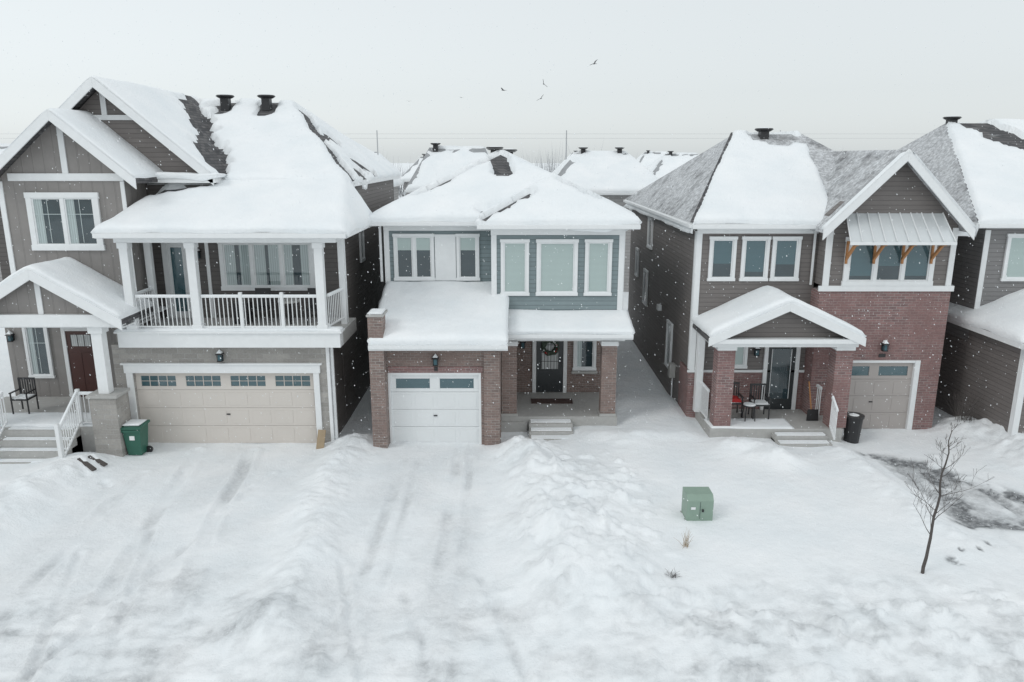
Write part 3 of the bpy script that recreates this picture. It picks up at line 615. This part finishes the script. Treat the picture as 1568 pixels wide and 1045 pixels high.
Z+=(.055*(fbm(X*2.1,Y*2.1,5,121)-.5)*rough+.012*(fbm(X*7,Y*7,3,122)-.5)+.04*(fbm(X*1.1,Y*.7,4,124)-.5))*fine
rc=box_s(2.5,16,8,12.4,.8); lump=np.clip(fbm(X*3.6,Y*3.6,3,123)-.56,0,1)
Z+=.36*lump*rc*fine+.12*lump*rough*fine+.45*lump*box_s(.2,3.2,12,19,.6)*fine
Tr=np.zeros_like(X)
def track(pts,w,dp,seed):
    global Z,Tr
    d=np.full_like(X,9.)
    for a,b in zip(pts[:-1],pts[1:]): d=np.minimum(d,linedist(X+.14*wob,Y,a,b))
    m=np.exp(-(d/w)**4)*(.25+.75*sst(.4,.6,fbm(X*1.0,Y*.8,3,seed)))*(1-sst(18.5,19.5,Y))
    lip=np.exp(-((d-w*1.45)/(w*.5))**2)
    tread=.5+.5*np.sin(Y*45)
    Z+=(-dp*m+dp*.8*lip*sst(.4,.65,fbm(X,Y,3,seed))-.010*m*tread)*fine; Tr=np.maximum(Tr,m)
track([(-2.85,20),(-2.9,9)],.12,.04,130); track([(-1.45,20),(-1.4,9)],.12,.04,131); track([(-2.5,19),(-2.35,9)],.09,.035,132); track([(-1.1,19),(-.9,9)],.09,.035,133)
track([(-8.7,19.5),(-8.0,15),(-7.0,9)],.15,.055,134); track([(-7.2,19.5),(-6.6,15),(-5.5,9)],.15,.055,135); track([(-9.5,18),(-9.2,13),(-8.4,9)],.13,.05,136)
track([(-7.9,15),(-6.5,10.5),(-5.9,9)],.09,.04,141); track([(-8.9,14),(-7.6,10.2),(-7.2,9)],.09,.04,142); track([(-3.4,13.5),(-2.0,9)],.09,.035,143); track([(-2.0,12.5),(-.8,9)],.09,.035,144); track([(-3.1,12),(-3.5,9)],.08,.035,145)
track([(-6.2,18),(-6.9,14),(-7.9,9)],.09,.04,146); track([(-.6,13),(.6,9)],.09,.035,147)
track([(-14,10.2),(0,9.9),(14,10.3)],.14,.03,137); track([(-14,11.5),(-3,11.2)],.12,.02,138)
track([(10.2,19),(10.6,14),(11.5,10)],.14,.04,139); track([(11.5,19),(11.8,14)],.14,.04,140)
fp=[]
for (a,b,n) in (((1.1,20.0),(-.6,18.6),5),((2.0,12.5),(6.0,11.2),12),((.9,16),(1.3,12.9),9),((-11.4,17.9),(-9.5,17),5),((1.5,16.5),(2.6,12.4),10)):
    for i in range(n):
        t=i/n; fp.append((a[0]+(b[0]-a[0])*t+(.1 if i%2 else -.1),a[1]+(b[1]-a[1])*t))
for x,y in fp:
    m=np.exp(-(((X-x)/.09)**2+((Y-y)/.13)**2)**2); Z-=.07*m
D=np.zeros_like(X)
drv=np.maximum(box_s(-10.3,-5.3,9,19.9,.35),box_s(-3.5,-.7,9,19.9,.25))
D+=drv*(.03+.10*sst(.35,.7,fbm(X*.8,Y*.6,4,150)))+.24*Tr*sst(.38,.62,fbm(X*1.8,Y*.6,4,151))
D+=.45*np.exp(-(((X+6.55)/.5)**2+((Y-13.0)/.32)**2))*sst(.3,.7,fbm(X*3,Y*3,3,152))
D+=.18*np.exp(-(((X+5.6)/1.2)**2+((Y-12)/1.6)**2))*sst(.4,.7,fbm(X*1.3,Y*1.3,4,153))
D+=.34*np.exp(-(((X+4.3)/.7)**2+((Y-11.4)/.5)**2))*sst(.45,.6,fbm(X*3,Y*3,4,160))
xr=11.1+(18.6-Y)*.62
slush=sst(9.8,10.05,X+wob*.5)*(1-sst(xr-.2,xr+.2,X+wob*.6))*sst(14.7,15.1,Y+wob*.8)*(1-sst(18.8,19.3,Y+wob*.6))
sn=fbm(X*2.2,Y*2.2,5,154)
edge=np.minimum.reduce([linedist(X+wob*.8,Y,(9.8,19.2),(11.1,18.6)),linedist(X,Y+wob,(10.0,15.1),(13.0,15.1)),linedist(X+wob*.8,Y,(11.1,18.5),(12.6,16.1)),linedist(X+wob*.6,Y,(10.9,18.0),(10.2,15.4))+.06])
D+=slush*.5*sst(.15,.55,sn)+1.0*np.exp(-(edge/.24)**2)*sst(.40,.52,fbm(X*2.6,Y*2.6,5,155)); Z-=slush*.07
D+=.12*bm_*sst(.55,.68,fbm(X*3,Y*3,4,156))+.18*rd*sst(.48,.68,fbm(X*1.6,Y*2.6,5,157))+.20*rc*sst(.54,.66,fbm(X*3.2,Y*3.6,4,158))+.11*rough*sst(.5,.7,fbm(X*4,Y*4,4,161))
for cx,cy,r in ((3.05,12.8,.12),(8.75,13.4,.16),(9.1,13.8,.08),(10.0,14.3,.1),(9.55,13.9,.07)):
    D+=.95*np.exp(-(((X-cx)/r)**2+((Y-cy)/r)**2)**2)*sst(.4,.55,fbm(X*9,Y*9,3,159)); Z-=.05*np.exp(-(((X-cx)/r)**2+((Y-cy)/r)**2))
D=np.clip(D*np.minimum(1,fine+.0),0,1)
nxg,nyg=X.shape
vs=np.stack([X,Y,Z],-1).reshape(-1,3)
me=bpy.data.meshes.new('snowy_ground')
ii,jj=np.meshgrid(np.arange(nxg-1),np.arange(nyg-1),indexing='ij'); q=(ii*nyg+jj).ravel()
fs=np.stack([q,q+nyg,q+nyg+1,q+1],-1)
me.vertices.add(len(vs)); me.vertices.foreach_set('co',vs.ravel()); me.loops.add(fs.size); me.loops.foreach_set('vertex_index',fs.ravel().astype(np.int32))
me.polygons.add(len(fs)); me.polygons.foreach_set('loop_start',np.arange(0,fs.size,4,dtype=np.int32)); me.polygons.foreach_set('use_smooth',np.ones(len(fs),bool)); me.update(calc_edges=True); me.validate()
at=me.attributes.new('dirt','FLOAT','POINT'); at.data.foreach_set('value',D.ravel().astype(np.float32))
me.materials.append(M['ground']); link(bpy.data.objects.new('snowy_ground',me))
def gz(x,y):
    i=int(np.searchsorted(gx,x)); j=int(np.searchsorted(gy,y)); return float(Z[i,j])

# ================================================================= SMALL OBJECTS
z=gz(4.1,15.05)-.02
h=Obj('utility_box',(4.1,15.3,z))
h.box('base','concrete',3.78,4.42,15.0,15.55,z-.3,z+.02)
h.prism('cabinet','util_green',[(15.05,z+.02),(15.03,z+.5),(15.13,z+.62),(15.52,z+.62),(15.52,z+.02)],lambda a,b,c:(b,a,c),3.81,4.39)
h.box('door_seam','inner',4.098,4.104,15.025,15.03,z+.08,z+.48); h.box('latch','black',4.14,4.18,15.01,15.03,z+.25,z+.31); h.box('label','trim',3.9,4.0,15.022,15.03,z+.3,z+.36)
h.done()
def wheelie(name,x,y,mat):
    z=gz(x,y)-.03; h=Obj(name,(x,y,z))
    a,b=.18,.24; vs=[(x-a,y-a,z+.05),(x+a,y-a,z+.05),(x+a,y+a,z+.05),(x-a,y+a,z+.05),(x-b,y-b-.02,z+.8),(x+b,y-b-.02,z+.8),(x+b,y+b,z+.84),(x-b,y+b,z+.84)]
    h.raw('body',mat,vs,[(0,1,2,3),(4,5,6,7),(0,1,5,4),(1,2,6,5),(2,3,7,6),(3,0,4,7)])
    h.box('rim',mat,x-b-.03,x+b+.03,y-b-.05,y-b-.02,z+.74,z+.8)
    h.prism('lid',mat,[(y-b-.06,z+.82),(y-b-.06,z+.86),(y,z+.92),(y+b+.04,z+.91),(y+b+.04,z+.85)],lambda p,q,c:(q,p,c),x-b-.04,x+b+.04)
    h.cyl('wheel','black',(x-b,z+.1),.1,.1,y+.1,y+.16,12,'y'); h.cyl('wheel','black',(x+b,z+.1),.1,.1,y+.1,y+.16,12,'y')
    h.box('label','trim',x-.07,x+.07,y-.25,y-.235,z+.5,z+.62)
    h.snow(x-b,x+b,y-b,y+b,lambda X,Y:z+.9+0*X,.05,None,9,.05,.0,'lid_snow',.1,.02)
    h.done()
wheelie('green_waste_bin',-10.25,19.3,'green_bin')
z=gz(9.75,20.3)-.05; h=Obj('black_trash_can',(9.75,20.3,z)); h.cyl('body','black',(9.75,20.3),.2,.26,z,z+.82,20); h.cyl('rim','black',(9.75,20.3),.285,.285,z+.8,z+.86,20)
h.cyl('lid_snow','snow',(9.75,20.3),.14,.1,z+.861,z+.875,20); h.done()
def chair(x,y,z,ang=0):
    h=Obj('porch_chair',(x,y,z)); 
    h.box('seat','black',x-.24,x+.24,y-.24,y+.22,z+.4,z+.44); h.box('seat_snow','snow',x-.2,x+.2,y-.2,y+.18,z+.441,z+.47)
    for a in (-.24,.21):
        h.box('leg','black',x+a,x+a+.03,y-.23,y-.2,z,z+.6); h.box('leg','black',x+a,x+a+.03,y+.2,y+.23,z,z+.95); h.box('armrest','black',x+a-.01,x+a+.04,y-.25,y+.2,z+.6,z+.63)
    for i in range(6): h.box('back_slat','black',x-.2+i*.07,x-.17+i*.07,y+.2,y+.22,z+.44,z+.9)
    h.box('back_rail','black',x-.24,x+.24,y+.195,y+.235,z+.9,z+.95); h.done()
chair(-13.9,20.4,.85); chair(7.25,20.95,.5); chair(6.5,21.1,.5)
h=Obj('porch_side_table',(6.9,20.7,.5)); h.cyl('top','black',(6.88,20.7),.2,.2,.93,.96,18); h.cyl('table_snow','snow',(6.88,20.7),.18,.16,.961,.985,18)
for a,b in ((-.12,-.12),(.12,-.12),(-.12,.12),(.12,.12)): h.beam('leg','black',(6.88+a*1.2,20.7+b*1.2,.47),(6.88+a,20.7+b,.93),.025,.025)
h.done()
h=Obj('red_cushion',(6.5,21.0,.97)); h.prism('cushion','red',[(6.3,.975),(6.34,1.06),(6.5,1.09),(6.66,1.06),(6.7,.975)],front(21.2),0,.35); h.done()
h=Obj('snow_shovel',(8.75,20.75,.45)); h.beam('handle','wood',(8.75,20.75,.5),(8.62,20.9,1.6),.03,.03); h.prism('blade','black',[(8.58,.46),(8.92,.46),(8.9,.8),(8.6,.8)],front(20.75),0,.04); h.done()
for nm,p0,p1 in (('wooden_plank',(-11.1,18.0),(-10.6,17.75)),('wooden_plank',(-11.0,18.3),(-10.5,18.1))):
    z0=gz(*p0)+.04;z1=gz(*p1)+.06; h=Obj(nm,(p0[0],p0[1],z0)); h.beam('board','bark',(*p0,z0),(*p1,z1),.12,.04); h.beam('board_snow','snow',(p0[0]+.02,p0[1]+.05,z0+.03),(p1[0]-.1,p1[1]+.05,z1+.03),.08,.02); h.done()
h=Obj('cardboard_sheet',(-5.3,19.7,0)); h.beam('sheet','straw',(-5.35,19.6,0),(-5.32,19.85,.5),.22,.03); h.done()
def tube(V,Fc,p0,p1,r0,r1,n=5):
    d=(p1-p0); 
    if d.length<1e-5: return
    d.normalize(); u=d.cross(Vector((.3,.2,1))).normalized(); v=d.cross(u); o=len(V)
    for p,r in ((p0,r0),(p1,r1)):
        for i in range(n):
            t=2*math.pi*i/n; V.append(tuple(p+u*r*math.cos(t)+v*r*math.sin(t)))
    for i in range(n): Fc.append((o+i,o+(i+1)%n,o+n+(i+1)%n,o+n+i))
def branch(V,Fc,p,d,L,r,depth):
    seg=5; q=p.copy(); 
    for i in range(seg):
        d=(d+Vector((random.gauss(0,.12),random.gauss(0,.12),random.gauss(.05,.06)))).normalized(); n=q+d*L/seg; r2=max(.0022,r*.8)
        tube(V,Fc,q,n,r,r2,4); q=n; r=r2
        if depth<3 and i>0 and random.random()<.85:
            a=random.uniform(0,6.28); side=Vector((math.cos(a),math.sin(a),random.uniform(.1,.8))); nd_=(d*.8+side*.65).normalized()
            branch(V,Fc,q,nd_,L*random.uniform(.35,.6),r*.65,depth+1)
def tree(name,x,y,H,r,lo=.32,seed=1,sp=.32):
    random.seed(seed); z=gz(x,y)-.1; V=[];Fc=[]; p=Vector((x,y,z)); N=14
    for i in range(N):
        t=i/N; q=Vector((x+.16*((i+1)/N)+random.gauss(0,.012),y+random.gauss(0,.012),z+H*(i+1)/N)); ra=r*(1-t)**.7+.005; rb=r*(1-(i+1)/N)**.7+.005
        tube(V,Fc,p,q,ra,rb,8)
        if t>lo:
            for k in range(2):
                a=random.uniform(0,6.28); L=H*sp*(1.15-t)*random.uniform(.6,1.15)
                branch(V,Fc,p.lerp(q,random.random()),Vector((math.cos(a),math.sin(a)*.8,random.uniform(.6,1.2))).normalized(),L,max(.006,ra*.33),1)
        p=q
    me=bpy.data.meshes.new(name); me.from_pydata(V,[],Fc); me.materials.append(M['bark']); link(bpy.data.objects.new(name,me))
tree('bare_sapling_tree',7.85,12.9,3.0,.028,.27,8,.32)
random.seed(12)
def tuft(name,x,y,n,hh,mat,sp=.12):
    z=gz(x,y)-.03;V=[];Fc=[]
    for i in range(n):
        a=random.uniform(0,6.28);p=Vector((x+random.gauss(0,sp*.4),y+random.gauss(0,sp*.4),z)); q=p+Vector((math.cos(a)*sp*random.random()*2,math.sin(a)*sp*random.random()*2,hh*random.uniform(.5,1))); m=p.lerp(q,.5)+Vector((0,0,.03))
        tube(V,Fc,p,m,.004,.003,3); tube(V,Fc,m,q,.003,.0015,3)
    me=bpy.data.meshes.new(name); me.from_pydata(V,[],Fc); me.materials.append(M[mat]); link(bpy.data.objects.new(name,me))
tuft('dry_grass_tuft',3.55,13.95,22,.38,'straw'); tuft('dry_grass_tuft',3.05,12.8,30,.14,'bark',.1); tuft('bare_shrub',13.3,20.9,70,.9,'bark',.25)
def bird(x,y,z,span,roll,yaw,flap):
    V=[];Fc=[]; rings=[(-.5,.01),(-.38,.05),(-.1,.11),(.15,.12),(.32,.07),(.42,.075),(.5,.03),(.58,.005)]; n=8
    for (t,r) in rings:
        for i in range(n):
            a=2*math.pi*i/n; V.append((r*math.cos(a),t,r*.85*math.sin(a)))
    for k in range(len(rings)-1):
        for i in range(n): Fc.append((k*n+i,k*n+(i+1)%n,(k+1)*n+(i+1)%n,(k+1)*n+i))
    for sg in (-1,1):
        o=len(V); pts=[(.08,.22,.03),(.08,-.18,.03),(.5,.3,.03+flap*.5),(.5,-.12,.03+flap*.5),(1.05,.02,.03+flap*.8),(1.0,-.1,.03+flap*.8)]
        V+=[(sg*a,b,c) for a,b,c in pts]; V+=[(sg*a,b,c-.02) for a,b,c in pts]
        for f in ((0,2,3,1),(2,4,5,3)): Fc+= [tuple(o+i for i in f),tuple(o+6+i for i in f)]
        Fc+=[(o,o+2,o+8,o+6),(o+2,o+4,o+10,o+8),(o+1,o+3,o+9,o+7),(o+3,o+5,o+11,o+9),(o+4,o+5,o+11,o+10)]
    o=len(V); V+=[(-.03,-.4,0),(.03,-.4,0),(.14,-.75,0),(-.14,-.75,0)]; Fc.append((o,o+1,o+2,o+3))
    me=bpy.data.meshes.new('flying_bird'); me.from_pydata(V,[],Fc); me.materials.append(M['bird']); ob=link(bpy.data.objects.new('flying_bird',me))
    ob.location=(x,y,z); ob.scale=(span/2.1,)*3; ob.rotation_euler=(.1,roll,yaw)
bird(6.2,60,14.8,.85,-.6,.5,.35); bird(-.65,60,12.9,.75,.2,1.0,.3); bird(2.4,60,13.35,.7,1.0,.3,.5); bird(2.2,60,12.3,.75,-.7,.2,.3); bird(-5.8,90,14.6,.6,.1,.5,.2); bird(-11.8,90,14.2,.6,.1,.2,.25)
V=[];Fc=[]; random.seed(3)
for i in range(10000):
    y=random.uniform(7,30); x=random.uniform(-.75,.75)*y; z=random.uniform(.2,12); r=random.uniform(.004,.0105)*(1 if y>12 else .6); o=len(V)
    V+=[(x-r,y,z),(x+r,y,z),(x,y-r,z),(x,y+r,z),(x+r*.4,y,z-r*1.6),(x-r*.4,y,z+r*1.6)]
    Fc+=[(o+a+0,o+b,o+c) for a,b,c in ((0,2,5),(2,1,5),(1,3,5),(3,0,5),(2,0,4),(1,2,4),(3,1,4),(0,3,4))]
me=bpy.data.meshes.new('falling_snow'); me.from_pydata(V,[],Fc); me.materials.append(M['snow']); link(bpy.data.objects.new('falling_snow',me))

# ================================================================= LIGHT / WORLD / CAMERA
el=math.radians(40); az=math.radians(-55)
w=bpy.data.worlds.new('World'); scene.world=w; w.use_nodes=True; nt=w.node_tree; nt.nodes.clear()
out=nd(nt,'ShaderNodeOutputWorld'); sky=nd(nt,'ShaderNodeTexSky'); sky.sky_type='NISHITA'; sky.sun_disc=False; sky.sun_elevation=el; sky.sun_rotation=math.radians(180-55)
hs=nd(nt,'ShaderNodeHueSaturation'); hs.inputs['Saturation'].default_value=.2; nt.links.new(sky.outputs[0],hs.inputs['Color'])
b1=nd(nt,'ShaderNodeBackground'); b1.inputs[1].default_value=.05; nt.links.new(hs.outputs[0],b1.inputs[0])
tc=nd(nt,'ShaderNodeTexCoord'); sp=nd(nt,'ShaderNodeSeparateXYZ'); nt.links.new(tc.outputs['Generated'],sp.inputs[0])
cr=nd(nt,'ShaderNodeValToRGB'); nt.links.new(sp.outputs[2],cr.inputs[0]); cr.color_ramp.elements[0].position=0; cr.color_ramp.elements[0].color=(.485,.525,.535,1); cr.color_ramp.elements[1].position=.9; cr.color_ramp.elements[1].color=(.64,.68,.695,1)
e=cr.color_ramp.elements.new(.25); e.color=(.55,.595,.61,1)
b2=nd(nt,'ShaderNodeBackground'); nt.links.new(cr.outputs[0],b2.inputs[0]); b2.inputs[1].default_value=1
ad=nd(nt,'ShaderNodeAddShader'); nt.links.new(b1.outputs[0],ad.inputs[0]); nt.links.new(b2.outputs[0],ad.inputs[1]); nt.links.new(ad.outputs[0],out.inputs[0])
L=bpy.data.lights.new('sun','SUN'); L.energy=.62; L.angle=math.radians(20); L.color=(1,.985,.96); so=link(bpy.data.objects.new('sun',L))
sd=Vector((math.sin(az)*math.cos(el),-math.cos(az)*math.cos(el),math.sin(el))); so.rotation_euler=sd.to_track_quat('Z','Y').to_euler(); so.location=sd*50
cam=bpy.data.cameras.new('camera'); co=link(bpy.data.objects.new('camera',cam)); co.location=(0,0,7.9); co.rotation_euler=(math.radians(90-13.7),0,0)
cam.sensor_width=36; cam.lens=36*1150/1568; cam.clip_end=3000; cam.clip_start=.1; scene.camera=co
